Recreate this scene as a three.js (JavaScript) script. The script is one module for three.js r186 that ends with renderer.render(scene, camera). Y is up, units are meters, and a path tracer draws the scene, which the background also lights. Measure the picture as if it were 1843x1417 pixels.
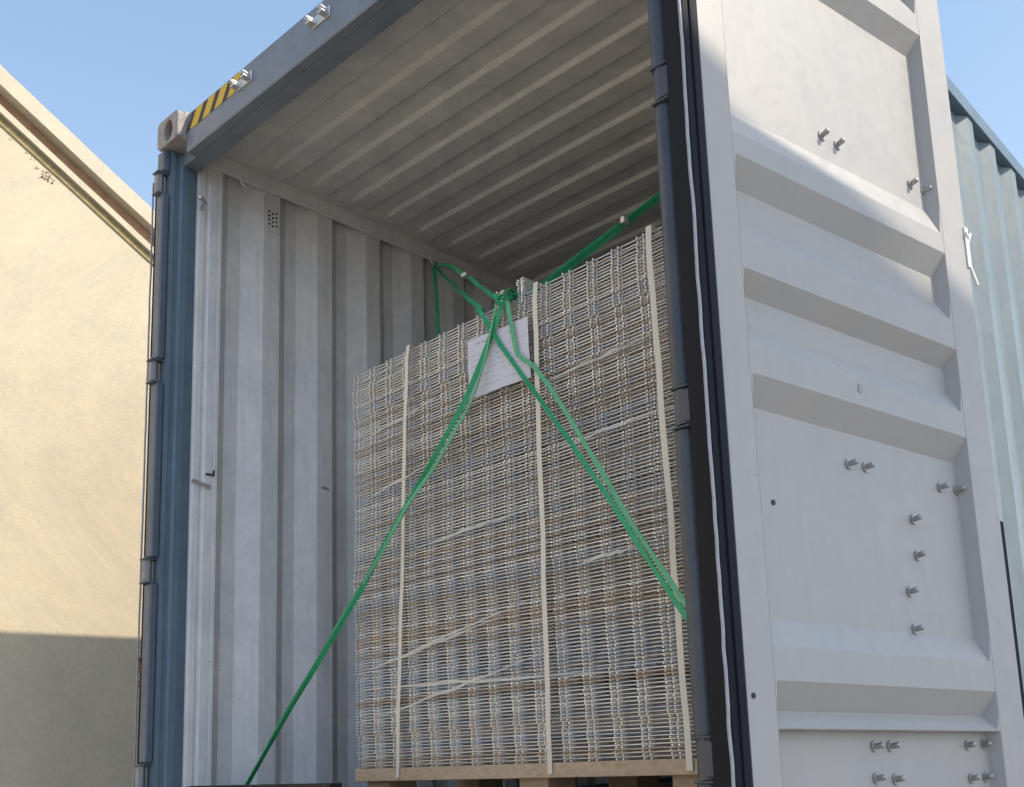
import * as THREE from 'three';
import { RoundedBoxGeometry } from 'three/addons/geometries/RoundedBoxGeometry.js';
import { mergeGeometries } from 'three/addons/utils/BufferGeometryUtils.js';
import { createNoise2D, createNoise3D } from 'simplex-noise';

// ---------------------------------------------------------------- camera, sky, sun, exposure
const scene = new THREE.Scene();
const Y0 = 1.25;                                    // underside of the container above the yard (it stands on a trailer)
const V3 = (x, y, z) => new THREE.Vector3(x, y, z);
const camera = new THREE.PerspectiveCamera(58.09, 2208.4 / 2011.4, 0.05, 400);
{
  const yaw = -0.6859, pitch = 0.1768, roll = -0.0511;
  const fwd = V3(Math.sin(yaw) * Math.cos(pitch), Math.sin(pitch), -Math.cos(yaw) * Math.cos(pitch));
  const right = V3(Math.cos(yaw), 0, Math.sin(yaw)), up = V3().crossVectors(right, fwd);
  const r2 = right.clone().multiplyScalar(Math.cos(roll)).addScaledVector(up, Math.sin(roll));
  const u2 = right.clone().multiplyScalar(-Math.sin(roll)).addScaledVector(up, Math.cos(roll));
  camera.position.set(2.3693, Y0 + 0.4313, 1.6919);
  camera.quaternion.setFromRotationMatrix(new THREE.Matrix4().makeBasis(r2, u2, fwd.clone().negate()));
  camera.setViewOffset(2208.4, 2011.4, 0, 0, 1843, 1417);   // the photograph is a crop: its lens axis lies right of and below the middle
  camera.updateMatrixWorld();
}
const SUN = V3(0.95, 1.07, -0.31).normalize();
const SKY = 0.335;
{
  const W = 256, H = 128, data = new Float32Array(W * H * 4);
  for (let j = 0; j < H; j++) for (let i = 0; i < W; i++) {
    // hazy clear sky (after the CIE clear skies): pale towards the horizon, a broad glow round the sun, deepest blue opposite it
    const el = ((j + 0.5) / H - 0.5) * Math.PI, ph = ((i + 0.5) / W - 0.5) * 2 * Math.PI, ce = Math.cos(el), k = (j * W + i) * 4;
    const g = Math.acos(Math.min(1, Math.max(-1, ce * Math.cos(ph) * SUN.x + Math.sin(el) * SUN.y + ce * Math.sin(ph) * SUN.z)));
    const up = 1 - Math.exp(-0.32 / Math.max(0.03, Math.sin(el))), glow = 6 * (Math.exp(-3.6 * g) - Math.exp(-1.8 * Math.PI)) + 0.3 * Math.cos(g) ** 2;
    const rel = up / 0.47 * (1 + glow), w = 1 - Math.exp(-0.55 * Math.max(0, rel - 0.75));   // brighter sky is whiter sky
    data[k] = SKY * rel * (0.62 + 0.50 * w); data[k + 1] = SKY * rel * (1.0 + 0.12 * w); data[k + 2] = SKY * rel * (1.58 - 0.45 * w); data[k + 3] = 1;
  }
  const sky = new THREE.DataTexture(data, W, H, THREE.RGBAFormat, THREE.FloatType);
  sky.mapping = THREE.EquirectangularReflectionMapping; sky.magFilter = sky.minFilter = THREE.LinearFilter; sky.wrapS = THREE.RepeatWrapping;
  sky.needsUpdate = true;
  scene.background = sky; scene.environment = sky;
}
const sun = new THREE.DirectionalLight(0xfff1dc, 2.85);
sun.position.copy(SUN).multiplyScalar(40); sun.castShadow = true; sun.shadow.mapSize.set(2048, 2048); sun.shadow.radius = 0.8;
Object.assign(sun.shadow.camera, { left: -16, right: 16, top: 16, bottom: -16, near: 1, far: 90 });
scene.add(sun, sun.target);
const renderer = new THREE.WebGLRenderer({ antialias: true });
renderer.setSize(1024, 787);
renderer.toneMapping = THREE.LinearToneMapping;
renderer.toneMappingExposure = 1.76;
renderer.shadowMap.enabled = true;

// ---------------------------------------------------------------- helpers
let seed = 20240611;
const rnd = () => { seed = (seed * 1664525 + 1013904223) >>> 0; return seed / 4294967296; };
const rr = (a, b) => a + (b - a) * rnd();
const noise2 = createNoise2D(rnd), noise3 = createNoise3D(rnd);
const torus = (u, v, f, o) => {                     // tileable noise
  const a = u * 2 * Math.PI, b = v * 2 * Math.PI;
  return noise3(Math.cos(a) * f + o, Math.sin(a) * f + Math.cos(b) * f * 0.9, Math.sin(b) * f - o);
};
const toS = c => Math.round(255 * Math.min(1, Math.max(0, c <= 0.0031308 ? 12.92 * c : 1.055 * Math.pow(c, 1 / 2.4) - 0.055)));
// colour map from a function (u, v) -> [r, g, b] linear; size in metres goes into repeat
function colourMap(n, metres, fn) {
  const d = new Uint8Array(n * n * 4);
  for (let j = 0; j < n; j++) for (let i = 0; i < n; i++) {
    const c = fn(i / n, j / n), k = (j * n + i) * 4;
    d[k] = toS(c[0]); d[k + 1] = toS(c[1]); d[k + 2] = toS(c[2]); d[k + 3] = 255;
  }
  const t = new THREE.DataTexture(d, n, n); t.colorSpace = THREE.SRGBColorSpace;
  t.wrapS = t.wrapT = THREE.RepeatWrapping; t.magFilter = THREE.LinearFilter; t.minFilter = THREE.LinearMipmapLinearFilter; t.generateMipmaps = true;
  t.repeat.set(1 / metres, 1 / metres); t.needsUpdate = true; return t;
}
function greyMap(n, metres, fn) {
  const t = colourMap(n, metres, () => [0, 0, 0]), d = t.image.data;
  for (let j = 0; j < n; j++) for (let i = 0; i < n; i++) { const v = Math.round(255 * Math.min(1, Math.max(0, fn(i / n, j / n)))), k = (j * n + i) * 4; d[k] = d[k + 1] = d[k + 2] = v; }
  t.colorSpace = THREE.NoColorSpace; t.needsUpdate = true; return t;
}
// painted steel: blotchy paint, grime streaks, small chips that show rust or primer
function paint(base, { dirt = 0.12, chips = 0, chipColour = [0.16, 0.09, 0.06], streak = 0, rough = 0.5, metres = 1.6, n = 512, metal = 0, bump = 0.0006, warm = 0.02 } = {}) {
  const o = rr(0, 50);
  const map = colourMap(n, metres, (u, v) => {
    const a = torus(u, v, 1.1, o), b = torus(u, v, 3.1, o + 9), c = torus(u, v, 9, o + 21), f = torus(u, v, 26, o + 33);
    let m = 1 + dirt * (0.45 * a + 0.35 * b + 0.25 * c + 0.22 * f);
    if (streak) m *= 1 - streak * Math.max(0, torus(u, v * 0.12, 7, o + 60) - 0.15) * (0.6 + 0.4 * b);
    let col = [base[0] * m * (1 + warm * a), base[1] * m, base[2] * m * (1 - warm * a)];
    if (chips) { const q = torus(u, v, 19, o + 80) * 0.6 + torus(u, v, 41, o + 90) * 0.5; if (q > 1.0 - chips) col = chipColour.map((x, i) => x * (0.8 + 0.4 * Math.abs(c)) + 0 * i); }
    return col;
  });
  const roughnessMap = greyMap(128, metres * 0.7, (u, v) => rough * (1 + 0.22 * torus(u, v, 4, o + 5) + 0.1 * torus(u, v, 14, o + 6)));
  const bumpMap = greyMap(256, metres * 0.8, (u, v) => 0.5 + 0.25 * torus(u, v, 1.6, o + 11) + 0.1 * torus(u, v, 30, o + 12));
  return new THREE.MeshStandardMaterial({ map, roughnessMap, roughness: 1, bumpMap, bumpScale: bump, metalness: metal });
}
const flat = (c, roughness = 0.6, metalness = 0) => new THREE.MeshStandardMaterial({ color: new THREE.Color().setRGB(...c), roughness, metalness });

const taken = new Map();
function numbered(name) { const k = taken.get(name) || 0; taken.set(name, k + 1); return k ? `${name}_${String(k).padStart(3, '0')}` : name; }
function boxUV(g) {                                  // uv in metres from the face's main direction
  g = g.index ? g.toNonIndexed() : g;
  if (!g.attributes.normal) g.computeVertexNormals();
  const P = g.attributes.position, uv = new Float32Array(P.count * 2), a = V3(), b = V3(), c = V3(), e = V3(), f = V3();
  for (let i = 0; i < P.count; i += 3) {
    a.fromBufferAttribute(P, i); b.fromBufferAttribute(P, i + 1); c.fromBufferAttribute(P, i + 2);
    e.subVectors(b, a); f.subVectors(c, a); e.cross(f);
    const x = Math.abs(e.x), y = Math.abs(e.y), z = Math.abs(e.z);
    [a, b, c].forEach((p, k) => {
      const q = y > x && y > z ? [p.x, p.z] : x > z ? [p.z, p.y] : [p.x, p.y];
      uv[(i + k) * 2] = q[0] + 3.7; uv[(i + k) * 2 + 1] = q[1] + 1.3;
    });
  }
  g.setAttribute('uv', new THREE.BufferAttribute(uv, 2));
  for (const k of Object.keys(g.attributes)) if (!['position', 'normal', 'uv'].includes(k)) g.deleteAttribute(k);
  return g;
}
function geo(list) { list = (Array.isArray(list) ? list : [list]).map(boxUV); return list.length > 1 ? mergeGeometries(list) : list[0]; }
function obj(name, list, m, parent) {                // ONE named mesh
  const o = new THREE.Mesh(list.isBufferGeometry && list.userData.ready ? list : geo(list), m);
  o.name = parent === scene ? numbered(name) : name; o.castShadow = o.receiveShadow = true; parent.add(o); return o;
}
function tag(o, label, category, group, kind) { o.userData = { label, category }; if (group) o.userData.group = group; if (kind) o.userData.kind = kind; return o; }
function thing(name, label, category, pos = [0, 0, 0], group) {
  const o = new THREE.Group(); o.name = numbered(name); o.position.set(...pos); scene.add(o); return tag(o, label, category, group);
}
const box = (x0, x1, y0, y1, z0, z1, r = 0.003) => {
  const w = x1 - x0, h = y1 - y0, d = z1 - z0, q = Math.min(r, w * 0.45, h * 0.45, d * 0.45);
  return (r > 0 ? new RoundedBoxGeometry(w, h, d, 2, q) : new THREE.BoxGeometry(w, h, d)).translate((x0 + x1) / 2, (y0 + y1) / 2, (z0 + z1) / 2);
};
function cyl(a, b, r, seg = 12, r2 = r) {            // a capped rod from a to b
  const A = V3(...a), B = V3(...b), d = V3().subVectors(B, A), g = new THREE.CylinderGeometry(r2, r, d.length(), seg);
  g.applyQuaternion(new THREE.Quaternion().setFromUnitVectors(V3(0, 1, 0), d.clone().normalize()));
  return g.translate((A.x + B.x) / 2, (A.y + B.y) / 2, (A.z + B.z) / 2);
}
function tube(pts, r, seg = 32, rad = 8, closed = false) { return new THREE.TubeGeometry(new THREE.CatmullRomCurve3(pts.map(p => V3(...p)), closed), seg, r, rad, closed); }
function upright(profile, y0, y1) {                  // plan outline [x, z] raised from y0 to y1
  const s = new THREE.Shape(profile.map(([x, z]) => new THREE.Vector2(x, -z)));
  return new THREE.ExtrudeGeometry(s, { depth: y1 - y0, bevelEnabled: false }).rotateX(-Math.PI / 2).translate(0, y0, 0);
}
function sheet(rows) {                               // faceted surface through a grid of points
  const pos = [], R = rows.length, C = rows[0].length;
  for (let i = 0; i < R - 1; i++) for (let j = 0; j < C - 1; j++) {
    const a = rows[i][j], b = rows[i + 1][j], c = rows[i + 1][j + 1], d = rows[i][j + 1];
    pos.push(...a, ...b, ...c, ...a, ...c, ...d);
  }
  const g = new THREE.BufferGeometry(); g.setAttribute('position', new THREE.Float32BufferAttribute(pos, 3)); g.computeVertexNormals(); return g;
}
// woven webbing: a thin flat band along a curve, with a slow twist and two sides
function ribbon(points, width, twist, n = 60, thick = 0.0016, wobble = 0.004, taper = 0) {
  const cv = new THREE.CatmullRomCurve3(points.map(p => V3(...p)), false, 'catmullrom', 0.2), o = rr(0, 99), ring = [];
  const up = V3(0, 0, 1);
  for (let i = 0; i <= n; i++) {
    const t = i / n, c = cv.getPointAt(t), tan = cv.getTangentAt(t), side = V3().crossVectors(tan, up).normalize(), nor = V3().crossVectors(side, tan).normalize();
    const a = twist(t) + 0.25 * noise2(t * 5, o), w = width * (1 + 0.12 * noise2(t * 7, o + 5)) / 2 * (taper ? 0.08 + Math.sin(Math.PI * t) : 1);
    const s2 = side.clone().multiplyScalar(Math.cos(a)).addScaledVector(nor, Math.sin(a)), n2 = V3().crossVectors(tan, s2).normalize();
    const e = Math.sin(Math.PI * t); c.addScaledVector(side, wobble * e * noise2(t * 4, o + 9));
    ring.push([[w, thick], [0.35 * w, thick * 1.8], [-0.35 * w, thick * 0.6], [-w, thick], [-w, -thick], [w, -thick]].map(([p, q]) => c.clone().addScaledVector(s2, p).addScaledVector(n2, q).toArray()));
  }
  const rows = ring.map(r => [...r, r[0]]);
  const g = sheet(rows), caps = [];
  for (const r of [ring[0], ring[n]]) for (let k = 1; k < r.length - 1; k++) caps.push(...r[0], ...r[k], ...r[k + 1]);
  const cg = new THREE.BufferGeometry(); cg.setAttribute('position', new THREE.Float32BufferAttribute(caps, 3)); cg.computeVertexNormals();
  return [g, cg];
}

// ---------------------------------------------------------------- materials
const M = {
  slate: paint([0.115, 0.168, 0.218], { dirt: 0.16, chips: 0.10, streak: 0.15, rough: 0.42 }),
  slateSide: paint([0.175, 0.222, 0.246], { dirt: 0.10, chips: 0.03, streak: 0.22, rough: 0.5 }),
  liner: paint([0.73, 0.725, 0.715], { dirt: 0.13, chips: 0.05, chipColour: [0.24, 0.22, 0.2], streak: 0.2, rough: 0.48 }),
  slateGrey: paint([0.170, 0.200, 0.248], { dirt: 0.18, chips: 0.12, streak: 0.1, rough: 0.38 }),
  postEdge: paint([0.105, 0.128, 0.163], { dirt: 0.2, chips: 0.12, streak: 0.15, rough: 0.42 }),
  tubeGrey: paint([0.062, 0.071, 0.088], { dirt: 0.2, chips: 0.1, streak: 0.1, rough: 0.34 }),
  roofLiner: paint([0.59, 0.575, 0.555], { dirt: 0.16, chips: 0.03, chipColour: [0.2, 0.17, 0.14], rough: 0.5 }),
  doorWhite: paint([0.368, 0.358, 0.345], { dirt: 0.03, chips: 0.02, chipColour: [0.25, 0.22, 0.2], streak: 0.06, rough: 0.45, bump: 0.0004 }),
  cast: paint([0.30, 0.275, 0.265], { dirt: 0.35, chips: 0.3, chipColour: [0.17, 0.085, 0.05], rough: 0.65, metres: 0.5, n: 256 }),
  rust: paint([0.13, 0.06, 0.04], { dirt: 0.5, rough: 0.9, metres: 0.3, n: 128 }),
  rubber: new THREE.MeshPhysicalMaterial({ color: new THREE.Color().setRGB(0.012, 0.013, 0.018), roughness: 0.7, specularIntensity: 0.4 }),
  rubberLip: paint([0.34, 0.34, 0.37], { dirt: 0.25, rough: 0.4, metres: 0.25, n: 128 }),
  zinc: flat([0.62, 0.61, 0.60], 0.35, 0.75),
  boltDark: flat([0.20, 0.20, 0.20], 0.5, 0.5), bolt: flat([0.36, 0.35, 0.34], 0.45, 0.6),
  yellow: flat([0.62, 0.42, 0.035], 0.5),
  black: flat([0.02, 0.02, 0.02], 0.6), stripeDark: flat([0.055, 0.035, 0.028], 0.6),
  plywood: paint([0.15, 0.10, 0.065], { dirt: 0.35, rough: 0.8 }),
  smudge: flat([0.33, 0.325, 0.32], 0.7),
  scuff: flat([0.36, 0.35, 0.345], 0.8),
  green: null, greenOld: null,
};
{
  const weave = base => {
    const m = new THREE.MeshStandardMaterial({ roughness: 0.62, side: THREE.DoubleSide });
    m.map = colourMap(256, 0.12, (u, v) => { const k = 1 + 0.16 * Math.sin(u * 2 * Math.PI * 24) * Math.sin(v * 2 * Math.PI * 24) + 0.22 * torus(u, v, 3, base[0] * 50) + 0.16 * torus(u * 0.4, v, 9, base[1] * 40); return base.map(c => c * k); });
    return m;
  };
  M.green = weave([0.035, 0.36, 0.155]); M.greenOld = weave([0.13, 0.43, 0.225]);
}

// ---------------------------------------------------------------- the setting: yard, gabled house, factory block
{
  const o = rr(0, 50);
  const map = colourMap(512, 7, (u, v) => { const m = 1 + 0.18 * torus(u, v, 1.5, o) + 0.12 * torus(u, v, 6, o + 3) + 0.12 * torus(u, v, 30, o + 8); return [0.26 * m, 0.238 * m, 0.208 * m]; });
  const g = new THREE.PlaneGeometry(400, 400, 1, 1).rotateX(-Math.PI / 2);
  const gr = obj('ground', g, new THREE.MeshStandardMaterial({ map, roughness: 0.95, bumpMap: greyMap(256, 3, (u, v) => 0.5 + 0.3 * torus(u, v, 30, o + 20)), bumpScale: 0.003 }), scene);
  gr.userData = { kind: 'structure', label: 'dusty grey concrete yard', category: 'ground' };
}
{
  const WX = -2.83;                                  // face of the gable wall
  const top = z => Y0 + 3.852 + 0.604 * z;           // verge line, falling away from the camera
  const zr = 4.4, ze = -3.2, zf = 2 * zr - ze;
  const roofY = z => z <= zr ? top(z) : top(2 * zr - z);
  const house = thing('gabled_house', 'cream rendered house with a sloping moulded gable edge left of the container', 'house');
  const o = rr(0, 50);
  const render = new THREE.MeshStandardMaterial({ roughness: 0.93 });
  render.map = colourMap(1024, 3.2, (u, v) => {
    const a = torus(u, v, 1, o), b = torus(u, v, 3, o + 4), c = torus(u, v, 11, o + 8), f = torus(u, v, 34, o + 12);
    const m = 1 + 0.06 * a + 0.05 * b + 0.04 * c + 0.05 * f, w = 0.05 * b;
    return [0.54 * m, 0.462 * m * (1 - 0.35 * w), 0.338 * m * (1 - w)];
  });
  render.bumpMap = greyMap(512, 1.1, (u, v) => 0.5 + 0.3 * torus(u, v, 12, o + 30) + 0.2 * torus(u, v, 36, o + 31)); render.bumpScale = 0.0009;
  const trim = render.clone(); trim.color.setRGB(1.0, 1.02, 1.06);
  const brown = paint([0.36, 0.21, 0.11], { dirt: 0.3, rough: 0.9, metres: 0.9, n: 256 });
  const olive = paint([0.30, 0.235, 0.11], { dirt: 0.4, rough: 0.9, metres: 0.7, n: 256 });
  const gable = (off, x0, x1) => {                   // slab under the verge, lowered by off
    const s = new THREE.Shape(); const pts = [[ze, 0], [ze, roofY(ze) - off], [zr, roofY(zr) - off], [zf, roofY(zf) - off], [zf, 0]];
    s.setFromPoints(pts.map(([z, y]) => new THREE.Vector2(-z, y)));
    return new THREE.ExtrudeGeometry(s, { depth: x1 - x0, bevelEnabled: false }).rotateY(Math.PI / 2).translate(x0, 0, 0);
  };
  const strip = (y0, y1, x0, x1) => {                // band that follows the verge between offsets y0 (upper) and y1 (lower)
    const n = 90, rows = [[], [], [], [], []];
    for (let i = 0; i <= n; i++) {
      const z = ze + (zf - ze) * i / n, w = 0.004 * noise2(z * 2.2, y0 * 30) + 0.002 * noise2(z * 9, y1 * 20), t = roofY(z);
      [[x0, t - y0 + w], [x1, t - y0 + w], [x1, t - y1 + w], [x0, t - y1 + w], [x0, t - y0 + w]].forEach(([x, y], k) => rows[k].push([x, y, z]));
    }
    return sheet(rows);
  };
  obj('wall', gable(0.02, WX - 7, WX), render, house);
  obj('fascia', strip(-0.01, 0.092, WX - 0.2, WX + 0.075), trim, house);
  obj('recessed_band', strip(0.094, 0.162, WX - 0.1, WX + 0.014), brown, house);
  obj('moulding', strip(0.164, 0.204, WX - 0.1, WX + 0.03), trim, house);
  obj('drip_band', strip(0.206, 0.250, WX - 0.1, WX + 0.008), olive, house);
  // flaked render under the verge, a crack and a hairline lower down
  const flakes = [];
  const chip = (z, y, r) => { const s = []; for (let k = 0; k < 9; k++) { const a = k / 9 * Math.PI * 2, q = r * rr(0.45, 1.25); s.push([WX + 0.003, Y0 + y + Math.sin(a) * q * 0.8, z + Math.cos(a) * q]); } const pos = []; for (let k = 1; k < 8; k++) pos.push(...s[0], ...s[k + 1], ...s[k]); const g = new THREE.BufferGeometry(); g.setAttribute('position', new THREE.Float32BufferAttribute(pos, 3)); g.computeVertexNormals(); return g; };
  for (const [z, y, n, sp, r] of [[0.066, 3.416, 3, 0.012, 0.004], [-0.010, 3.385, 4, 0.012, 0.004], [-0.031, 3.356, 4, 0.010, 0.004], [-0.053, 3.321, 5, 0.012, 0.005], [-0.085, 3.29, 18, 0.026, 0.006], [-0.112, 3.285, 16, 0.024, 0.006], [-0.171, 3.207, 3, 0.014, 0.003]]) for (let k = 0; k < n; k++) flakes.push(chip(1.692 + (z - 1.692) * 1.0526 + rr(-sp, sp), 0.431 + (y - 0.431) * 1.0526 + rr(-sp, sp), r * rr(0.5, 1.2)));
  obj('flaked_render', flakes, flat([0.36, 0.27, 0.20], 0.95), house).userData = { kind: 'stuff' };
  const roof = [];
  for (const s of [0, 1]) {
    const a = s ? zr : ze - 0.2, b = s ? zf + 0.2 : zr;
    const ya = s ? top(zr) : top(ze - 0.2), yb = s ? top(ze - 0.2) : top(zr);
    const rows = [[], [], [], [], []];
    for (const [z, y] of [[a, ya], [b, yb]]) [[WX - 7, y - 0.01], [WX - 0.03, y - 0.01], [WX - 0.03, y - 0.1], [WX - 7, y - 0.1], [WX - 7, y - 0.01]].forEach(([x, yy], k) => rows[k].push([x, yy - 0.006, z]));
    roof.push(sheet(rows));
  }
  obj('roof', roof, paint([0.24, 0.12, 0.08], { dirt: 0.3, rough: 0.9 }), house);
}
{
  // the crane girder whose shadow covers the lower part of the open door; it spans the yard to the right, outside the frame
  const e = V3(0.486, 0, -0.914).normalize(), Q = V3(1.323, 0, 0.03).addScaledVector(V3(0.95, 0, -0.31), 4.5);
  const top = Y0 + 1.93 + 4.5 * 1.07;
  const cr = thing('gantry_crane', 'grey steel gantry crane spanning the yard right of the container', 'crane', [Q.x, 0, Q.z]);
  cr.rotation.y = Math.atan2(-e.x, -e.z);            // local -z runs along the girder
  const steel = paint([0.36, 0.33, 0.12], { dirt: 0.14, streak: 0.2, rough: 0.6, metres: 2, n: 128 });
  obj('girder', box(0, 1.7, top - 0.7, top, -11, 0.45, 0.02), steel, cr);
  for (const z of [-10.3, -6.2]) for (const s of [-1, 1]) { const l = obj('leg', cyl([0.85 + s * 1.3, 0.3, z], [0.85 + s * 0.5, top - 0.66, z], 0.16, 16), steel, cr); obj('foot', box(0.85 + s * 1.3 - 0.35, 0.85 + s * 1.3 + 0.35, 0, 0.34, z - 0.3, z + 0.3, 0.02), steel, l); }
}
{
  // trailer that carries the container (below the frame)
  const t = thing('trailer', 'dark steel trailer chassis under the shipping container', 'trailer');
  const dk = paint([0.05, 0.05, 0.055], { dirt: 0.4, rough: 0.7, n: 128 });
  for (const s of [-1, 1]) obj('chassis_beam', box(s * 0.5 - 0.07, s * 0.5 + 0.07, Y0 - 0.36, Y0 - 0.085, -12.2, -0.05, 0.01), dk, t);
  for (const z of [-0.2, -1.6, -3.2, -5.0, -7.0, -9.0, -10.6, -12.0]) obj('cross_member', box(-1.2, 1.2, Y0 - 0.08, Y0 - 0.004, z - 0.09, z + 0.09, 0.008), dk, t);
  for (const z of [-0.95, -2.15]) { obj('axle', cyl([-1.0, 0.5, z], [1.0, 0.5, z], 0.06), dk, t); for (const s of [-1, 1]) { const w = obj('wheel', cyl([s * 0.72, 0.5, z], [s * 1.12, 0.5, z], 0.5, 36), M.rubber, t); obj('rim', cyl([s * 1.1, 0.5, z], [s * 1.13, 0.5, z], 0.26, 24), M.cast, w); obj('suspension', box(s * 0.5 - 0.05, s * 0.5 + 0.05, 0.5, Y0 - 0.34, z - 0.06, z + 0.06), dk, t); } }
  for (const s of [-1, 1]) obj('landing_leg', box(s * 0.6 - 0.06, s * 0.6 + 0.06, 0, Y0 - 0.09, -9.3, -9.18), dk, t);
}

// ---------------------------------------------------------------- the shipping container (y from its underside)
const L = 12.19, FLOOR = 0.17;
const box1 = thing('shipping_container', 'open slate blue shipping container with pale grey inside and a swung back door', 'container', [0, Y0, 0]);
{
  const C = box1, HX = [2.638, 1.871, 1.112, 0.381];
  // --- floor, base rails, far end
  obj('floor', box(-1.165, 1.165, 0.13, FLOOR, -L + 0.12, -0.06, 0.002), M.plywood, C);
  for (const s of [-1, 1]) obj('bottom_rail', box(s * 1.19 - 0.025, s * 1.19 + 0.025, 0.0, 0.20, -L + 0.17, -0.18), M.slate, C);
  obj('door_sill', box(-1.06, 1.06, 0.0, 0.165, -0.055, -0.012), M.slate, C);
  obj('end_wall', box(-1.17, 1.17, 0.1, 2.84, -L + 0.03, -L + 0.07), M.liner, C);
  // --- side walls: pressed sheet, grey paint inside, blue outside
  const zs = [[-0.251, 0], [-0.291, 1], [-0.349, 1], [-0.436, 0], [-0.511, 0]];
  while (zs[zs.length - 1][0] > -L + 0.25) { const z = zs[zs.length - 1][0]; zs.push([z - 0.046, 1], [z - 0.099, 1], [z - 0.184, 0], [z - 0.2595, 0]); }
  for (const s of [-1, 1]) {
    const skin = (d, y0, y1) => sheet([y0, y0 + (y1 - y0) * 0.33, y0 + (y1 - y0) * 0.66, y1].map(y => zs.map(([z, k]) => [s * (1.170 + 0.034 * k + d), y, z])));
    obj('side_wall_lining', skin(0, 0.15, 2.80), M.liner, C);
    obj('side_wall_outside', skin(0.003, 0.15, 2.82), M.slateSide, C);
    // top rail: grey inside face, blue outside
    obj('top_rail', box(s > 0 ? 1.168 : -1.217, s > 0 ? 1.217 : -1.168, 2.822, 2.888, -L + 0.17, -0.17, 0.004), M.slate, C);
    obj('rail_lining', s > 0 ? box(1.150, 1.1675, 2.772, 2.872, -L + 0.12, -0.14, 0.004) : box(-1.1675, -1.150, 2.772, 2.872, -L + 0.12, -0.14, 0.004), M.liner, C);
  }
  // --- roof: shallow cross ribs that fade out before the rails
  {
    const z0 = -0.139, prof = [[z0, 0], [-0.318, 0], [-0.334, 1], [-0.420, 1], [-0.438, 0]];
    while (prof[prof.length - 1][0] > -L + 0.35) { const z = prof[prof.length - 1][0]; prof.push([z - 0.078, 0], [z - 0.092, 1], [z - 0.171, 1], [z - 0.1905, 0]); }
    prof.push([-L + 0.08, 0]);
    const xs = [-1.152, -1.10, -1.075, -1.05, -1.02, -0.5, 0, 0.5, 1.02, 1.05, 1.075, 1.10, 1.152];
    const fade = x => { const t = Math.min(1, Math.max(0, (1.10 - Math.abs(x)) / 0.08)); return t * t * (3 - 2 * t); };
    const fine = []; for (let i = 0; i < prof.length - 1; i++) { const [za, ka] = prof[i], [zb, kb] = prof[i + 1], n = ka === kb ? 2 : 7; for (let q = 0; q < n; q++) { const t = q / n, e = t * t * (3 - 2 * t); fine.push([za + (zb - za) * t, ka + (kb - ka) * (ka === kb ? t : e)]); } } fine.push(prof[prof.length - 1]);
    const skin = dy => {
      const pos = [], idx = [], c = fine.length; xs.forEach(x => fine.forEach(([z, k]) => pos.push(x, 2.838 + dy + 0.017 * k * fade(x) + 0.006 * (1 - x * x) + 0.0012 * noise2(x * 2, z * 3), z)));
      for (let i = 0; i < xs.length - 1; i++) for (let j = 0; j < c - 1; j++) { const a = i * c + j; idx.push(a, a + 1, a + c, a + 1, a + c + 1, a + c); }
      const g = new THREE.BufferGeometry(); g.setAttribute('position', new THREE.Float32BufferAttribute(pos, 3)); g.setIndex(idx); g.computeVertexNormals(); return g;
    };
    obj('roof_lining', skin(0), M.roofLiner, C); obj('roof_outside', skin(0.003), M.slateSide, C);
  }
  // --- rear frame: posts, header, castings
  for (const s of [-1, 1]) {
    const P = a => upright(a.map(([x, z]) => [s * x, z]), 0.118, 2.776);
    obj('corner_post', P([[1.216, -0.034], [1.165, -0.034], [1.163, -0.050], [1.167, -0.053], [1.167, -0.070], [1.158, -0.077], [1.156, -0.100], [1.158, -0.133], [1.172, -0.138], [1.216, -0.138]]), M.slate, C);
    obj('post_lining', P([[1.214, -0.1385], [1.1655, -0.1385], [1.160, -0.150], [1.160, -0.172], [1.168, -0.178], [1.168, -0.187], [1.159, -0.193], [1.159, -0.224], [1.163, -0.2265], [1.163, -0.2295], [1.159, -0.232], [1.159, -0.244], [1.1695, -0.252], [1.214, -0.252]]), M.liner, C);
    // rounded outer edge of the post, interrupted where the hinges sit
    const ys = [2.77, ...HX.flatMap(h => [h + 0.048, h - 0.048]), 0.12];
    for (let k = 0; k < ys.length; k += 2) obj('post_edge', s > 0 ? cyl([1.196, ys[k + 1], -0.012], [1.196, ys[k], -0.012], 0.0275, 28) : box(-1.219, -1.170, ys[k + 1], ys[k], -0.0335, -0.004, 0.007), s > 0 ? M.tubeGrey : M.postEdge, C);
    HX.forEach(h => {
      const hg = obj('hinge', s > 0 ? [cyl([1.204, h - 0.038, -0.008], [1.204, h + 0.038, -0.008], 0.029, 24), box(1.202, 1.238, h - 0.037, h + 0.037, -0.034, 0.021, 0.006)] : [box(-1.2235, -1.196, h - 0.040, h + 0.040, -0.030, 0.006, 0.006)], s > 0 ? M.tubeGrey : M.cast, C);
      obj('pin', [cyl([s * 1.202, h - (s > 0 ? 0.058 : 0.044), -0.010], [s * 1.202, h + (s > 0 ? 0.058 : 0.044), -0.010], 0.0125, 14)], M.boltDark, hg);
      for (const q of [0.041, -0.0465]) obj('lug', box(s > 0 ? 1.178 : -1.226, s > 0 ? 1.226 : -1.178, h + q, h + q + 0.0055, -0.038, s > 0 ? 0.022 : 0.012, 0.002), s > 0 ? M.tubeGrey : M.postEdge, hg);
    });
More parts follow.
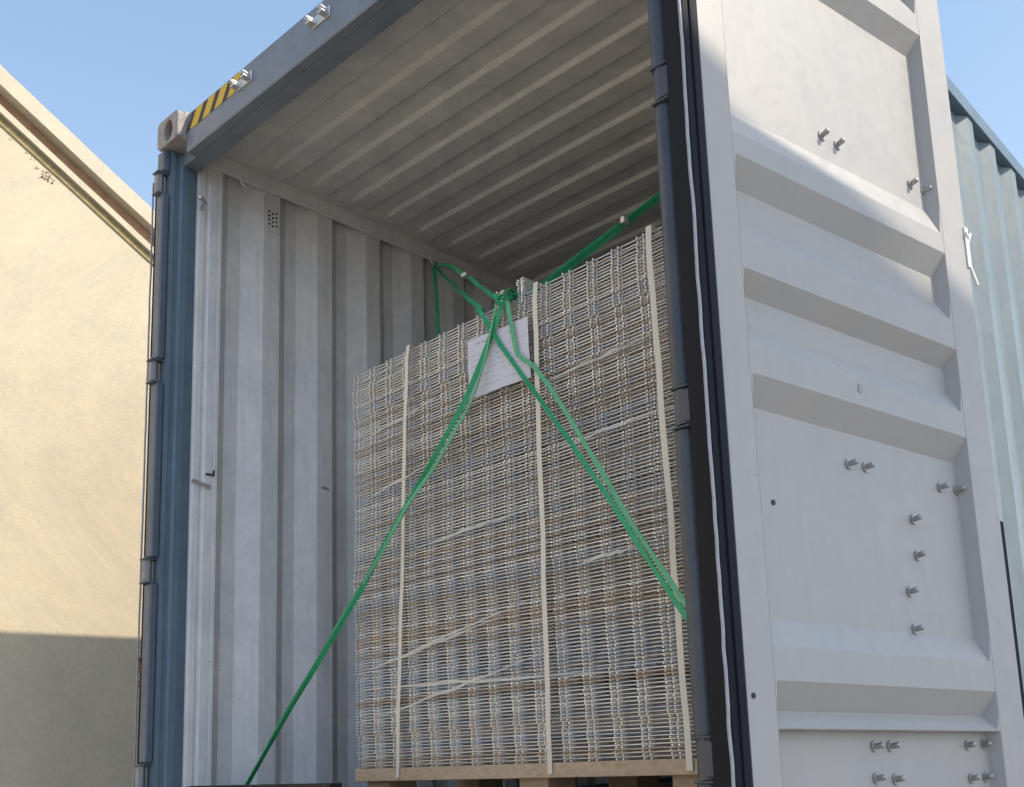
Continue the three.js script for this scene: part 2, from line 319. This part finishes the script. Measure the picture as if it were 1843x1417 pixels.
    // castings with their oval holes
    for (const [y0, y1] of [[2.778, 2.896], [0, 0.118]]) for (const [za, zb] of [[-0.178, 0], [-L, -L + 0.178]]) {
      const x0 = s > 0 ? 1.057 : -1.219, x1 = s > 0 ? 1.219 : -1.057, cx = (x0 + x1) / 2, cy = (y0 + y1) / 2;
      const face = new THREE.Shape(); const w = 0.081, h = 0.059, q = 0.026;
      face.moveTo(-w + q, -h); face.lineTo(w - q, -h); face.quadraticCurveTo(w, -h, w, -h + q); face.lineTo(w, h - q); face.quadraticCurveTo(w, h, w - q, h); face.lineTo(-w + q, h); face.quadraticCurveTo(-w, h, -w, h - q); face.lineTo(-w, -h + q); face.quadraticCurveTo(-w, -h, -w + q, -h);
      const hole = new THREE.Path(); hole.absellipse(0.004, -0.002, 0.033, 0.043, 0, Math.PI * 2, true); face.holes.push(hole);
      const front = new THREE.ExtrudeGeometry(face, { depth: 0.022, bevelEnabled: true, bevelThickness: 0.004, bevelSize: 0.004, bevelOffset: -0.004, bevelSegments: 2, curveSegments: 10 });
      const zf = za < -1 ? za + 0.004 : zb - 0.026, casting = obj('corner_casting', [front.translate(cx, cy, zf), box(x0 + 0.001, x0 + 0.02, y0 + 0.001, y1 - 0.001, za < -1 ? za + 0.027 : za, za < -1 ? zb : zb - 0.027, 0.002), box(x1 - 0.02, x1 - 0.001, y0 + 0.001, y1 - 0.001, za < -1 ? za + 0.027 : za, za < -1 ? zb : zb - 0.027, 0.002), box(x0 + 0.021, x1 - 0.021, y1 - 0.02, y1 - 0.001, za < -1 ? za + 0.027 : za, za < -1 ? zb : zb - 0.027, 0.002), box(x0 + 0.021, x1 - 0.021, y0 + 0.001, y0 + 0.02, za < -1 ? za + 0.027 : za, za < -1 ? zb : zb - 0.027, 0.002)], M.cast, C);
      if (zb === 0 && y0 > 1) obj('hole_lining', box(x0 + 0.0215, x1 - 0.0215, y0 + 0.0215, y1 - 0.0215, zb - 0.085, zb - 0.075, 0), M.rust, casting);
    }
    // far corner posts
    obj('corner_post', box(s > 0 ? 1.10 : -1.216, s > 0 ? 1.216 : -1.10, 0.119, 2.777, -L + 0.004, -L + 0.08), M.slate, C);
  }
  const hd = obj('header', [box(-1.056, 1.056, 2.719, 2.882, -0.075, -0.036, 0.006), box(-1.157, 1.157, 2.722, 2.80, -0.138, -0.0755, 0.004), box(-1.056, 1.056, 2.868, 2.874, -0.24, -0.076, 0.002)], M.slateGrey, C);
  // hazard stripes beside the casting
  {
    const x0 = -1.040, x1 = -0.685, ya = 2.806, yb = 2.873, n = 4, w = (x1 - x0) / n;
    for (let k = 0; k < n; k++) for (const c of [0, 1]) {
      const a = x0 + w * (k + c * 0.40), b = a + w * (c ? 0.60 : 0.40), sl = 0.045;
      const sh = new THREE.Shape([[a, ya], [b, ya], [b + sl, yb], [a + sl, yb]].map(([x, y]) => new THREE.Vector2(x - sl * 0.5, y)));
      obj('hazard_stripe', new THREE.ExtrudeGeometry(sh, { depth: 0.0012, bevelEnabled: false }).translate(0, 0, -0.0355), c ? M.yellow : M.stripeDark, hd);
    }
  }
  // cam keepers of the lock rods, bolted to the header
  for (const x of [-0.64, -0.17, 0.38, 0.82]) {
    const kp = obj('cam_keeper', [box(x - 0.050, x + 0.050, 2.800, 2.838, -0.0358, -0.032, 0.002), cyl([x - 0.040, 2.822, -0.033], [x - 0.043, 2.824, -0.004], 0.012, 12, 0.009), cyl([x + 0.034, 2.818, -0.033], [x + 0.038, 2.822, 0.000], 0.012, 12, 0.009), box(x - 0.052, x - 0.024, 2.804, 2.812, -0.033, -0.006, 0.003), box(x + 0.022, x + 0.048, 2.802, 2.810, -0.033, -0.002, 0.003)], M.zinc, hd);
    kp.userData = { label: 'bright zinc cam keeper' };
  }
  // --- fittings inside the left front
  const ring = (x, y, z, r, s) => { const p = []; for (let k = 0; k < 12; k++) { const a = k / 12 * Math.PI * 2; p.push([x + s * (0.012 + 0.004 * Math.cos(a)), y + r * Math.sin(a) - r * 0.8, z + r * Math.cos(a)]); } return [tube(p, 0.0045, 40, 8, true), box(Math.min(x, x + s * 0.016), Math.max(x, x + s * 0.016), y - 0.004, y + 0.010, z - 0.012, z + 0.012)]; };
  obj('lashing_ring', ring(-1.150, 2.785, -0.333, 0.026, 1), M.liner, C);
  obj('lashing_ring', ring(-1.150, 2.79, -1.33, 0.026, 1), M.liner, C); obj('lashing_ring', ring(1.150, 2.79, -1.33, 0.026, -1), M.liner, C);
  obj('lashing_ring', ring(-1.150, 0.245, -0.30, 0.022, 1), M.liner, C); obj('lashing_ring', ring(1.150, 0.60, -0.17, 0.022, -1), M.liner, C);
  obj('door_hook', [cyl([-1.16, 2.575, -0.155], [-1.118, 2.582, -0.150], 0.006), cyl([-1.118, 2.582, -0.150], [-1.108, 2.592, -0.128], 0.007), new THREE.SphereGeometry(0.011, 12, 8).translate(-1.108, 2.593, -0.126)], M.zinc, C);
  obj('lashing_bar', [cyl([-1.152, 1.465, -0.142], [-1.148, 1.448, -0.205], 0.0065, 10), box(-1.1595, -1.148, 1.442, 1.458, -0.214, -0.200)], M.zinc, C);
  obj('weld_tab', [box(-1.1585, -1.150, 1.495, 1.501, -0.226, -0.196, 0.001), box(-1.1585, -1.150, 1.495, 1.518, -0.229, -0.226, 0.001)], M.black, C);
  const vent = obj('air_vent', box(-1.1685, -1.166, 2.60, 2.70, -0.506, -0.445, 0.001), M.liner, C);
  for (let i = 0; i < 4; i++) for (let j = 0; j < 3; j++) obj('vent_hole', cyl([-1.1675, 2.695 - 0.019 * i - 0.006 - (j % 2) * 0.006, -0.458 - j * 0.017], [-1.1652, 2.695 - 0.019 * i - 0.006 - (j % 2) * 0.006, -0.458 - j * 0.017], 0.0052, 8), M.black, vent);

  // forklift scuffs on the pressed wall and a rusty latch beside the left post
  for (const [z, y, w, h] of [[-0.735, 1.53, 0.055, 0.022], [-0.98, 1.12, 0.05, 0.018]]) {
    const p = [], pos = []; for (let k = 0; k < 10; k++) { const a = k / 10 * Math.PI * 2, q = rr(0.55, 1.1); p.push([-1.1692, y + Math.sin(a) * h / 2 * q, z + Math.cos(a) * w / 2 * q]); }
    for (let k = 1; k < 9; k++) pos.push(...p[0], ...p[k + 1], ...p[k]);
    const g = new THREE.BufferGeometry(); g.setAttribute('position', new THREE.Float32BufferAttribute(pos, 3)); g.computeVertexNormals(); obj('scuff_mark', g, M.scuff, C);
  }
  obj('rusty_latch', [box(-1.236, -1.226, 0.80, 0.965, -0.022, -0.012, 0.003), box(-1.252, -1.227, 0.745, 0.775, -0.026, -0.008, 0.006), cyl([-1.262, 0.80, -0.016], [-1.240, 0.765, -0.016], 0.006, 8), box(-1.248, -1.228, 0.700, 0.722, -0.026, -0.006, 0.005)], M.rust, C);

  // --- doors, built in (u along the leaf from the hinge, y, n out of its inner face), then swung back against the sides
  const buildDoor = (s, az, off, seenSide) => {
    const d = [s * Math.sin(az), -Math.cos(az)], n = [s * Math.cos(az), Math.sin(az)];
    const uz = seenSide ? 0 : 0.104, P0 = [s * 1.235 + off * n[0] + d[0] * uz, 0.01 + off * n[1] + d[1] * uz], SH = seenSide ? 0.042 : 0;
    const T = ([u, y, m]) => [P0[0] + d[0] * u + n[0] * m, y - SH * u, P0[1] + d[1] * u + n[1] * m];
    const map = g => { g = g.index ? g.toNonIndexed() : g; const p = g.attributes.position; for (let i = 0; i < p.count; i++) p.setXYZ(i, ...T([p.getX(i), p.getY(i), p.getZ(i)]));
      if (d[0] * n[1] - d[1] * n[0] < 0) for (let i = 0; i < p.count; i += 3) for (let k = 0; k < 3; k++) { const t = p.array[(i + 1) * 3 + k]; p.array[(i + 1) * 3 + k] = p.array[(i + 2) * 3 + k]; p.array[(i + 2) * 3 + k] = t; }
      return g; };
    const smooth = g => { g = map(g); const nn = g.attributes.normal; if (nn) { const v = V3(); for (let i = 0; i < nn.count; i++) { v.fromBufferAttribute(nn, i); nn.setXYZ(i, d[0] * v.x + n[0] * v.z, v.y, d[1] * v.x + n[1] * v.z); } } return g; };
    const D = 0.036, uA = 0.080, uB = 0.842, W = 0.952, TOP = 2.70, BOT = 0.19;
    const leaf = new THREE.Group(); leaf.name = 'door'; C.add(leaf);
    obj('frame_post', smooth(box(0, uA - 0.0005, BOT, TOP, -0.058, 0, 0.0018)), M.doorWhite, leaf);
    obj('frame_post', smooth(box(uB + 0.0005, W, BOT, TOP, -0.058, 0, 0.004)), M.doorWhite, leaf);
    obj('frame_rail', smooth(box(uA, uB, 2.62, TOP, -0.058, -0.0005, 0.006)), M.doorWhite, leaf);
    obj('frame_rail', smooth(box(uA, uB, BOT, 0.25, -0.058, -0.0005, 0.006)), M.doorWhite, leaf);
    // pressed panel: [y, depth 0..1]
    const prof = [[0.25, 1], [0.434, 1], [0.437, 0.02], [0.440, 0], [0.472, 1], [0.474, 1], [0.532, 0], [0.602, 0], [0.662, 1], [1.112, 1], [1.172, 0], [1.236, 0], [1.296, 1], [1.362, 1], [1.408, 0], [1.487, 0], [1.545, 1], [1.615, 1], [1.674, 0], [1.728, 0], [1.808, 1], [2.262, 1], [2.315, 0], [2.375, 0], [2.44, 1], [2.62, 1]];
    const us = [[uA - 0.0004, 0], [uA + 0.006, 1], [0.3, 1], [0.5, 1], [0.7, 1], [uB - 0.011, 1], [uB, 0]];
    const wav = (u, y) => 0.0016 * noise2(u * 3.1 + s * 7, y * 1.6) * 1.0;
    const g = sheet(prof.map(([y, k]) => us.map(([u, e]) => [u, y, -D * k * e - 0.0006 + (e ? wav(u, y) * k : 0)])));
    obj('panel', map(g).deleteAttribute('normal') && (g.computeVertexNormals(), g), M.doorWhite, leaf);
    obj('panel_outside', smooth(box(uA, uB, BOT + 0.01, TOP - 0.01, -0.056, -0.044, 0.002)), M.slateSide, leaf);
    // rubber seal along the hinge edge, with its paler lip
    obj('gasket', [smooth(box(-0.050, -0.001, BOT, TOP, -0.060, 0.004, 0.008)), smooth(box(-0.030, -0.020, BOT, TOP, 0.003, 0.009, 0.003))], M.rubber, leaf);
    const lip = []; for (let i = 0; i <= 70; i++) { const y = BOT + (TOP - BOT) * i / 70, w = 0.0012 * noise2(y * 5, s) + 0.0008 * noise2(y * 17, s + 4); lip.push([-0.056 + w, y, 0.004 + w * 0.5]); }
    const lg = tube(lip, 0.0036, 140, 8); obj('gasket_lip', smooth(lg), M.rubberLip, leaf);
    obj('gasket', smooth(box(W + 0.001, W + 0.050, BOT, 0.98, -0.034, -0.020, 0.005)), M.rubber, leaf);
    if (seenSide) {
      const q = (u, y) => [u + (u + 1.38) * 0.026, y + (y - 0.43) * 0.026 + SH * u];
      for (const [u, y] of [[0.383, 1.818], [0.438, 1.813], [0.721, 1.8], [0.777, 1.797], [0.368, 1.008], [0.426, 1.008], [0.706, 0.993], [0.772, 0.993], [0.585, 0.902], [0.586, 0.816], [0.543, 0.729], [0.547, 0.643], [0.365, 0.389], [0.419, 0.387], [0.7, 0.377], [0.764, 0.376], [0.362, 0.323], [0.425, 0.317], [0.701, 0.302], [0.757, 0.301]]) {
        const [a, b] = q(u, y), t = rr(-0.004, 0.004);
        obj('bolt', [smooth(cyl([a, b, -D - 0.001], [a + t, b + 0.002, -D + 0.017], 0.0066, 10)), smooth(cyl([a, b, -D - 0.001], [a, b, -D + 0.004], 0.0125, 14)), smooth(new THREE.SphereGeometry(0.0072, 10, 6).translate(a + t, b + 0.002, -D + 0.017))], M.bolt, leaf);
      }
      { const p = [], pos = []; for (let k = 0; k < 11; k++) { const a = k / 11 * Math.PI * 2, r = rr(0.5, 1.15); p.push([0.436 + Math.cos(a) * 0.011 * r, 1.212 + Math.sin(a) * 0.014 * r, 0.0009]); } for (let k = 1; k < 10; k++) pos.push(...p[0], ...p[k], ...p[k + 1]); const g = new THREE.BufferGeometry(); g.setAttribute('position', new THREE.Float32BufferAttribute(pos, 3)); map(g); g.computeVertexNormals(); obj('smudge', g, M.smudge, leaf); }
      for (const [u, y] of [[0.154, 0.904], [0.017, 0.499]]) obj('drilled_hole', smooth(cyl([u, y + SH * u, y > 0.6 ? -D - 0.0005 : -0.001], [u, y + SH * u, y > 0.6 ? -D + 0.002 : 0.0012], 0.006, 10)), M.black, leaf);
    }
    return leaf;
  };
  const right = buildDoor(1, 0.227, 0.09, true);
  right.userData = { label: 'pale grey pressed steel door swung back with bolts poking through' };
  const left = buildDoor(-1, 0.03, 0.072, false);
  left.userData = { label: 'left door folded flat along the container side' };
}

// ---------------------------------------------------------------- cargo: pallet, wire decks, straps
const ZC = -0.45, CX0 = -0.553, CX1 = 0.872, DECK0 = 0.386;
{
  const o = rr(0, 40);
  const wood = t => { const m = new THREE.MeshStandardMaterial({ roughness: 0.85 }); m.map = colourMap(256, 0.9, (u, v) => { const g = torus(u * 0.4, v, 9, o + t * 3) * 0.5 + torus(u * 0.25, v, 26, o + t) * 0.5, k = t * (1 + 0.22 * g); return [0.52 * k, 0.38 * k, 0.25 * k]; }); return m; };
  const W = [wood(1), wood(0.88), wood(1.1)];
  const p = thing('wooden_pallet', 'raw pine pallet carrying the stack of wire decks', 'pallet', [0, Y0, 0]);
  for (let k = 0; k < 8; k++) { const z = ZC + 0.012 - k * 0.131; obj('deck_board', box(CX0 - 0.01 + rr(-0.006, 0.006), CX1 + 0.004 + rr(-0.004, 0.004), k ? 0.336 : 0.330, 0.372, z - 0.112, z, 0.003), W[k % 3], p); }
  for (const x of [CX0 + 0.06, 0.245, CX1 - 0.06]) for (const z of [ZC - 0.09, ZC - 0.5, ZC - 0.92]) obj('block', box(x - 0.06, x + 0.06, FLOOR + 0.024, z > ZC - 0.1 ? 0.3295 : 0.3355, z - 0.06, z + 0.06, 0.003), W[1], p);
  for (const x of [CX0 + 0.06, 0.245, CX1 - 0.06]) obj('bottom_board', box(x - 0.065, x + 0.065, FLOOR + 0.001, FLOOR + 0.0235, ZC - 1.0, ZC + 0.01, 0.003), W[2], p);
  const beam = obj('dunnage_beam', box(-1.04, -0.20, FLOOR + 0.001, 0.343, -0.13, -0.085, 0.004), paint([0.016, 0.013, 0.013], { dirt: 0.4, rough: 0.8, n: 128 }), scene);
  beam.position.y = Y0; tag(beam, 'dark stained timber beam on edge at the container mouth', 'beam');
}
let topAt; // height of the top of the stack, which rises a little to the right
{
  // a wire deck: long wires across, pairs of wires running back whose cut ends face the door
  const variants = [], r = 0.00205, cols = [];
  for (let k = 0; k < 15; k++) cols.push(-0.5375 + 0.0952 * k);
  const rod6 = (a, b, rad = r) => { const g = cyl(a, b, rad, 6); return g; };
  for (let v = 0; v < 5; v++) {
    const gs = [];
    for (const c of cols) for (const s of [-0.0125, 0.0115]) {
      const x = c + s + rr(-0.0007, 0.0007), f = rr(0.008, 0.0115);
      gs.push(rod6([x, -0.0029, -0.92], [x, -0.0029, -0.018], 0.0016), rod6([x, -0.0029, -0.02], [x + rr(-0.001, 0.001), -0.0029, f], 0.0031));
    }
    for (const z of [-0.008, -0.16, -0.26, -0.38, -0.50, -0.62, -0.74, -0.90]) {
      // front wires bow a little between the welds
      const y = 0.0026;
      if (z > -0.05) for (let k = -1; k < 15; k++) { const a = k < 0 ? CX0 + 0.002 : cols[k], b = k > 13 ? CX1 - 0.004 : cols[k + 1], m = (a + b) / 2, dy = rr(-0.0006, 0.0006), dz = rr(-0.0015, 0.0015); gs.push(rod6([a, y, z], [m, y + dy, z + dz]), rod6([m, y + dy, z + dz], [b, y, z])); }
      else gs.push(rod6([CX0 + 0.002, y, z], [CX1 - 0.004, y, z]));
    }
    const g = geo(gs); g.userData.ready = true; variants.push(g);
  }
  // zinc of different batches: bright, dull, bluish, and some with a brown bloom
  const wires = [[0.86, 0.83, 0.79, 0.42], [0.74, 0.71, 0.675, 0.5], [0.93, 0.915, 0.89, 0.34], [0.70, 0.72, 0.75, 0.42], [0.66, 0.56, 0.46, 0.6], [0.83, 0.765, 0.68, 0.5]].map(([a, b, c, q]) => new THREE.MeshStandardMaterial({ color: new THREE.Color().setRGB(a, b, c), roughness: q, metalness: 0.45 }));
  const pitch = 0.01029, N = 138, LEAN = 0.037; let sx = 0, sz = 0;
  for (let k = 0; k < N; k++) {
    if (k % 11 === 0) { sx = rr(-0.0035, 0.0035); sz = rr(-0.005, 0.003); }
    const m = obj('wire_deck', variants[Math.floor(rnd() * 5)], wires[Math.floor(rnd() * 6)], scene);
    const lean = LEAN * k / N;
    m.position.set(sx + rr(-0.0009, 0.0009) - 0.00012 * k, Y0 + DECK0 - 0.008 + pitch * k + lean * 0.553 + 0.0006 * rr(-1, 1), ZC + sz + rr(-0.002, 0.002));
    m.rotation.y = rr(-0.0022, 0.0022); m.rotation.z = lean + rr(-0.0006, 0.0006);
    tag(m, k === N - 1 ? 'topmost wire deck of the pallet stack' : 'galvanised welded wire deck in the tall pallet stack', 'wire deck', 'wire decks stacked on the pallet');
  }
  topAt = x => DECK0 - 0.008 + pitch * (N - 1) + 0.006 + LEAN * (x + 0.553);
  // two bundles of cut wire ends that stand above the stack beside the knot
  for (const [x, n, w] of [[0.205, 5, 'left'], [0.297, 6, 'right']]) {
    const gs = [], topY = topAt(x); for (let k = 0; k < n; k++) for (const s of [-0.012, 0.012]) gs.push(cyl([x + s, topY + 0.004 + k * 0.0085, ZC - 0.5], [x + s, topY + 0.004 + k * 0.0085, ZC + rr(0.0, 0.008)], 0.003, 7));
    gs.push(cyl([x, topY - 0.03, ZC - 0.002], [x, topY + 0.0085 * n, ZC - 0.002], 0.0026, 7));
    const b = obj('wire_bundle', gs, wires[2], scene); b.position.y = Y0;
    tag(b, `small bundle of loose wires on top of the stack, ${w} of the green knot`, 'wire bundle', 'loose wire bundles on the stack');
  }
  // delivery sheet tucked under the straps
  const cv = document.createElement('canvas'); cv.width = 420; cv.height = 300; const g = cv.getContext('2d');
  g.fillStyle = '#d3d0d6'; g.fillRect(0, 0, 420, 300); g.fillStyle = 'rgba(90,86,100,0.42)';
  for (let r2 = 0; r2 < 9; r2++) { let x = 26; while (x < 380) { const w = rr(8, 40); if (rnd() > 0.25) g.fillRect(x, 30 + r2 * 28, Math.min(w, 392 - x), r2 === 0 ? 7 : 3); x += w + rr(4, 12); } }
  const tx = new THREE.CanvasTexture(cv); tx.colorSpace = THREE.SRGBColorSpace;
  const rows = [], nx = 14, ny = 8, uv = [];
  for (let j = 0; j <= ny; j++) { const row = []; for (let i = 0; i <= nx; i++) row.push([0.06 + 0.277 * i / nx, 1.730 - 0.198 * j / ny, ZC + 0.016 + 0.003 * Math.sin(i * 0.55) * Math.sin(j * 0.5 + 0.6) + 0.002 * noise2(i * 0.4, j * 0.4)]); rows.push(row); }
  const pg = sheet(rows.slice().reverse()); const pp = pg.attributes.position; for (let i = 0; i < pp.count; i++) uv.push((pp.getX(i) - 0.06) / 0.277, (pp.getY(i) - 1.532) / 0.198);
  pg.setAttribute('uv', new THREE.Float32BufferAttribute(uv, 2)); pg.userData.ready = true;
  const paper = obj('paper_sheet', pg, new THREE.MeshStandardMaterial({ map: tx, roughness: 0.8, side: THREE.DoubleSide }), scene); paper.position.y = Y0;
  tag(paper, 'white printed paper sheet held on the wire stack under green straps', 'paper');
}
{
  // pale packing straps that run down the stack
  const pet = new THREE.MeshStandardMaterial({ color: new THREE.Color().setRGB(0.72, 0.66, 0.56), roughness: 0.35 });
  for (const [xt, xb, w, lab] of [[-0.245, -0.330, 0.017, 'pale plastic packing strap near the left side of the wire stack'], [0.368, 0.358, 0.019, 'pale plastic packing strap down the middle of the wire stack'], [0.815, 0.846, 0.020, 'pale plastic packing strap near the right edge of the wire stack']]) {
    const pts = [], zf = ZC + 0.0165, n = 26, topY = topAt(xt);
    for (let k = 0; k <= n; k++) { const t = k / n; pts.push([xt + (xb - xt) * t + 0.003 * noise2(t * 4, xt * 9), topY + 0.006 - (topY - 0.335) * t, zf + 0.002 * noise2(t * 6, xt * 5) + (k === 0 ? -0.006 : 0)]); }
    const rows = pts.map(([x, y, z]) => [[x + w / 2, y, z], [x + w / 2, y, z + 0.0012], [x, y, z + 0.0018], [x - w / 2, y, z + 0.0012], [x - w / 2, y, z], [x + w / 2, y, z]]);
    const s = obj('packing_strap', [sheet(rows), box(xt - w / 2, xt + w / 2, topY + 0.003, topY + 0.0045, ZC - 0.92, ZC + 0.009, 0)], pet, scene); s.position.y = Y0;
    tag(s, lab, 'strap', 'pale packing straps round the wire stack');
  }
  // green webbing
  const zk = ZC + 0.026, ty = topAt(0.2) + 0.004, K = [0.238, ty - 0.004, zk];
  const strap = (name, lab, parts) => { const t = thing(name, lab, 'strap', [0, Y0, 0], 'green lashing straps'); parts.forEach(([n, pts, w, tw, m, wob]) => obj(n, ribbon(pts, w, tw, 70, 0.0013, wob), m, t)); return t; };
  strap('lashing_strap', 'green webbing strap running down to the lower left container wall', [
    ['webbing', [[0.262, ty, ZC - 0.012], [0.252, ty - 0.008, zk], [0.148, 1.655, -0.422], [0.067, 1.524, -0.412], [-0.128, 1.304, -0.392], [-0.310, 1.099, -0.373], [-0.445, 0.937, -0.359], [-0.792, 0.584, -0.329], [-1.13, 0.222, -0.30]], 0.017, t => 0.4 + 1.3 * t, M.green, 0.003],
    ['webbing', [[0.225, ty, ZC - 0.012], [0.222, ty - 0.006, zk + 0.006], [0.166, 1.652, -0.414], [0.103, 1.514, -0.405], [-0.055, 1.335, -0.389], [-0.19, 1.222, -0.381], [-0.445, 0.947, -0.356], [-0.8, 0.582, -0.326], [-1.128, 0.226, -0.298]], 0.012, t => -0.4 + 2.2 * t, M.greenOld, 0.006]]);
  strap('lashing_strap', 'green webbing strap crossing the paper sheet towards the right post', [
    ['webbing', [[0.110, ty, ZC - 0.012], [0.128, ty - 0.006, zk], [0.217, 1.676, -0.425], [0.321, 1.531, -0.424], [0.404, 1.430, -0.407], [0.551, 1.260, -0.369], [0.713, 1.064, -0.321], [1.004, 0.715, -0.221], [1.148, 0.570, -0.170]], 0.014, t => 0.35 + 0.4 * Math.sin(t * 6), M.green, 0.002]]);
  strap('lashing_strap', 'pale green webbing strap hanging from the knot to the right post', [
    ['webbing', [[0.250, ty, ZC - 0.012], [0.258, ty - 0.006, zk + 0.002], [0.294, 1.618, -0.424], [0.360, 1.562, -0.422], [0.430, 1.473, -0.418], [0.529, 1.344, -0.392], [0.669, 1.157, -0.347], [0.827, 0.948, -0.291], [0.999, 0.748, -0.229], [1.150, 0.590, -0.168]], 0.014, t => 0.3 - 0.3 * t, M.greenOld, 0.001]]);
  strap('lashing_strap', 'lower green strap slanting from the left inner wall to the stack edge', [
    ['webbing', [[-1.136, 2.735, -1.33], [-0.5, 2.27, -0.882], [0.108, ty + 0.006, ZC - 0.006], [0.124, ty - 0.012, ZC + 0.028]], 0.018, t => 0.9 + 0.3 * Math.sin(t * 4), M.green, 0.004]]);
  const bu = strap('lashing_strap', 'upper green strap with a metal buckle from the left inner wall to the knot', [
    ['webbing', [[-1.136, 2.75, -1.33], [-0.5, 2.345, -0.89], [0.18, ty + 0.018, ZC - 0.03], [0.24, ty + 0.002, ZC + 0.02]], 0.016, t => 0.3 + 0.5 * t, M.green, 0.004]]);
  obj('buckle', [box(-0.29, -0.262, 2.178, 2.194, -0.755, -0.73, 0.003)], M.zinc, bu);
  obj('strap_tail', ribbon([[-1.136, 2.73, -1.33], [-1.13, 2.6, -1.335], [-1.128, 2.36, -1.34]], 0.02, () => 0.4, 20), M.green, bu);
  const ur = strap('lashing_strap', 'green strap with two buckles rising behind the stack to the right', [
    ['webbing', [[0.26, ty, ZC + 0.015], [0.32, ty + 0.02, ZC - 0.05], [0.7, 2.25, -0.86], [1.136, 2.725, -1.33]], 0.028, t => 1.5 + 0.25 * Math.sin(t * 6), M.green, 0.003]]);
  obj('buckle', box(0.53, 0.548, 2.06, 2.082, -0.70, -0.675, 0.003), M.zinc, ur); obj('buckle', box(0.665, 0.683, 2.21, 2.232, -0.835, -0.81, 0.003), M.zinc, ur);
  // the knot at the stack edge
  const kn = [];
  for (const [a, b, h, w] of [[-0.035, 0.030, 0.012, 0.016], [-0.020, 0.036, -0.010, 0.014], [-0.030, 0.012, -0.030, 0.013], [0.006, 0.040, 0.020, 0.012]]) kn.push(...ribbon([[0.238 + a, ty - 0.012 - h, zk + 0.002], [0.238 + (a + b) / 2, ty - 0.004 + h * 0.4, zk + 0.012], [0.238 + b, ty - 0.008 + h, zk + 0.003], [0.238 + b * 0.6, ty + 0.008, ZC - 0.01]], w, t => 0.4 + 1.2 * t, 24, 0.0013, 0.002));
  const knot = obj('strap_knot', kn, M.green, scene); knot.position.y = Y0; tag(knot, 'green webbing knot at the top edge of the wire stack', 'knot');
}
{
  // stretch film: loose twisted strands
  const film = new THREE.MeshPhysicalMaterial({ color: new THREE.Color().setRGB(0.95, 0.93, 0.88), transmission: 0.7, roughness: 0.35, thickness: 0, side: THREE.DoubleSide });
  const w = thing('stretch_wrap', 'torn strands of clear stretch film across the wire stack', 'plastic film', [0, Y0, 0]);
  for (const [x0, y0, x1, y1] of [[-0.46, 0.535, 0.42, 0.70], [-0.42, 0.71, 0.30, 0.85], [-0.22, 1.085, 0.34, 1.125], [0.50, 0.925, 0.74, 0.945], [-0.50, 0.64, 0.62, 0.612], [-0.50, 0.70, 0.18, 0.815], [-0.5, 1.30, -0.05, 1.375], [-0.53, 1.52, 0.02, 1.60], [0.44, 1.28, 0.85, 1.31], [0.40, 1.50, 0.86, 1.53]])
    obj('film_strand', ribbon([[x0, y0, ZC + 0.015], [x0 * 0.6 + x1 * 0.4, y0 * 0.6 + y1 * 0.4 + rr(-0.004, 0.004), ZC + 0.0185], [x1, y1, ZC + 0.015]], rr(0.007, 0.013), t => 0.15 + 0.5 * t, 50, 0.0006, 0.004, 1), film, w);
}
{
  // white cord that ties the open door back to the side wall
  const d = [0.225, -0.974], n = [0.974, 0.225], P0 = [1.3227, 0.0303], T = (u, y, m) => [P0[0] + d[0] * u + n[0] * m, y, P0[1] + d[1] * u + n[1] * m];
  const t = thing('tie_cord', 'white cord tying the free edge of the open door back', 'cord', [0, Y0, 0]);
  const m = flat([0.78, 0.78, 0.76], 0.8);
  obj('loop', tube([T(0.940, 1.72, 0.006), T(0.954, 1.712, 0.004), T(0.958, 1.69, -0.02), T(0.956, 1.67, -0.06), T(0.940, 1.665, -0.064)], 0.005, 30, 8), m, t);
  obj('tape', box(0, 0.001, 0, 0.001, 0, 0.001, 0).scale(14, 115, 4).applyMatrix4(new THREE.Matrix4().makeBasis(V3(d[0], 0, d[1]), V3(0, 1, 0), V3(n[0], 0, n[1]))).translate(...T(0.941, 1.625, 0.0008)), m, t);
  obj('cord_end', tube([T(0.962, 1.672, -0.018), T(0.974, 1.705, -0.013), T(0.986, 1.738, -0.008)], 0.005, 16, 8), m, t);
  obj('cord_end', tube([T(0.962, 1.690, -0.018), T(0.979, 1.640, -0.014), T(0.996, 1.590, -0.010)], 0.005, 16, 8), m, t);
}
scene.updateMatrixWorld(true);
renderer.render(scene, camera);
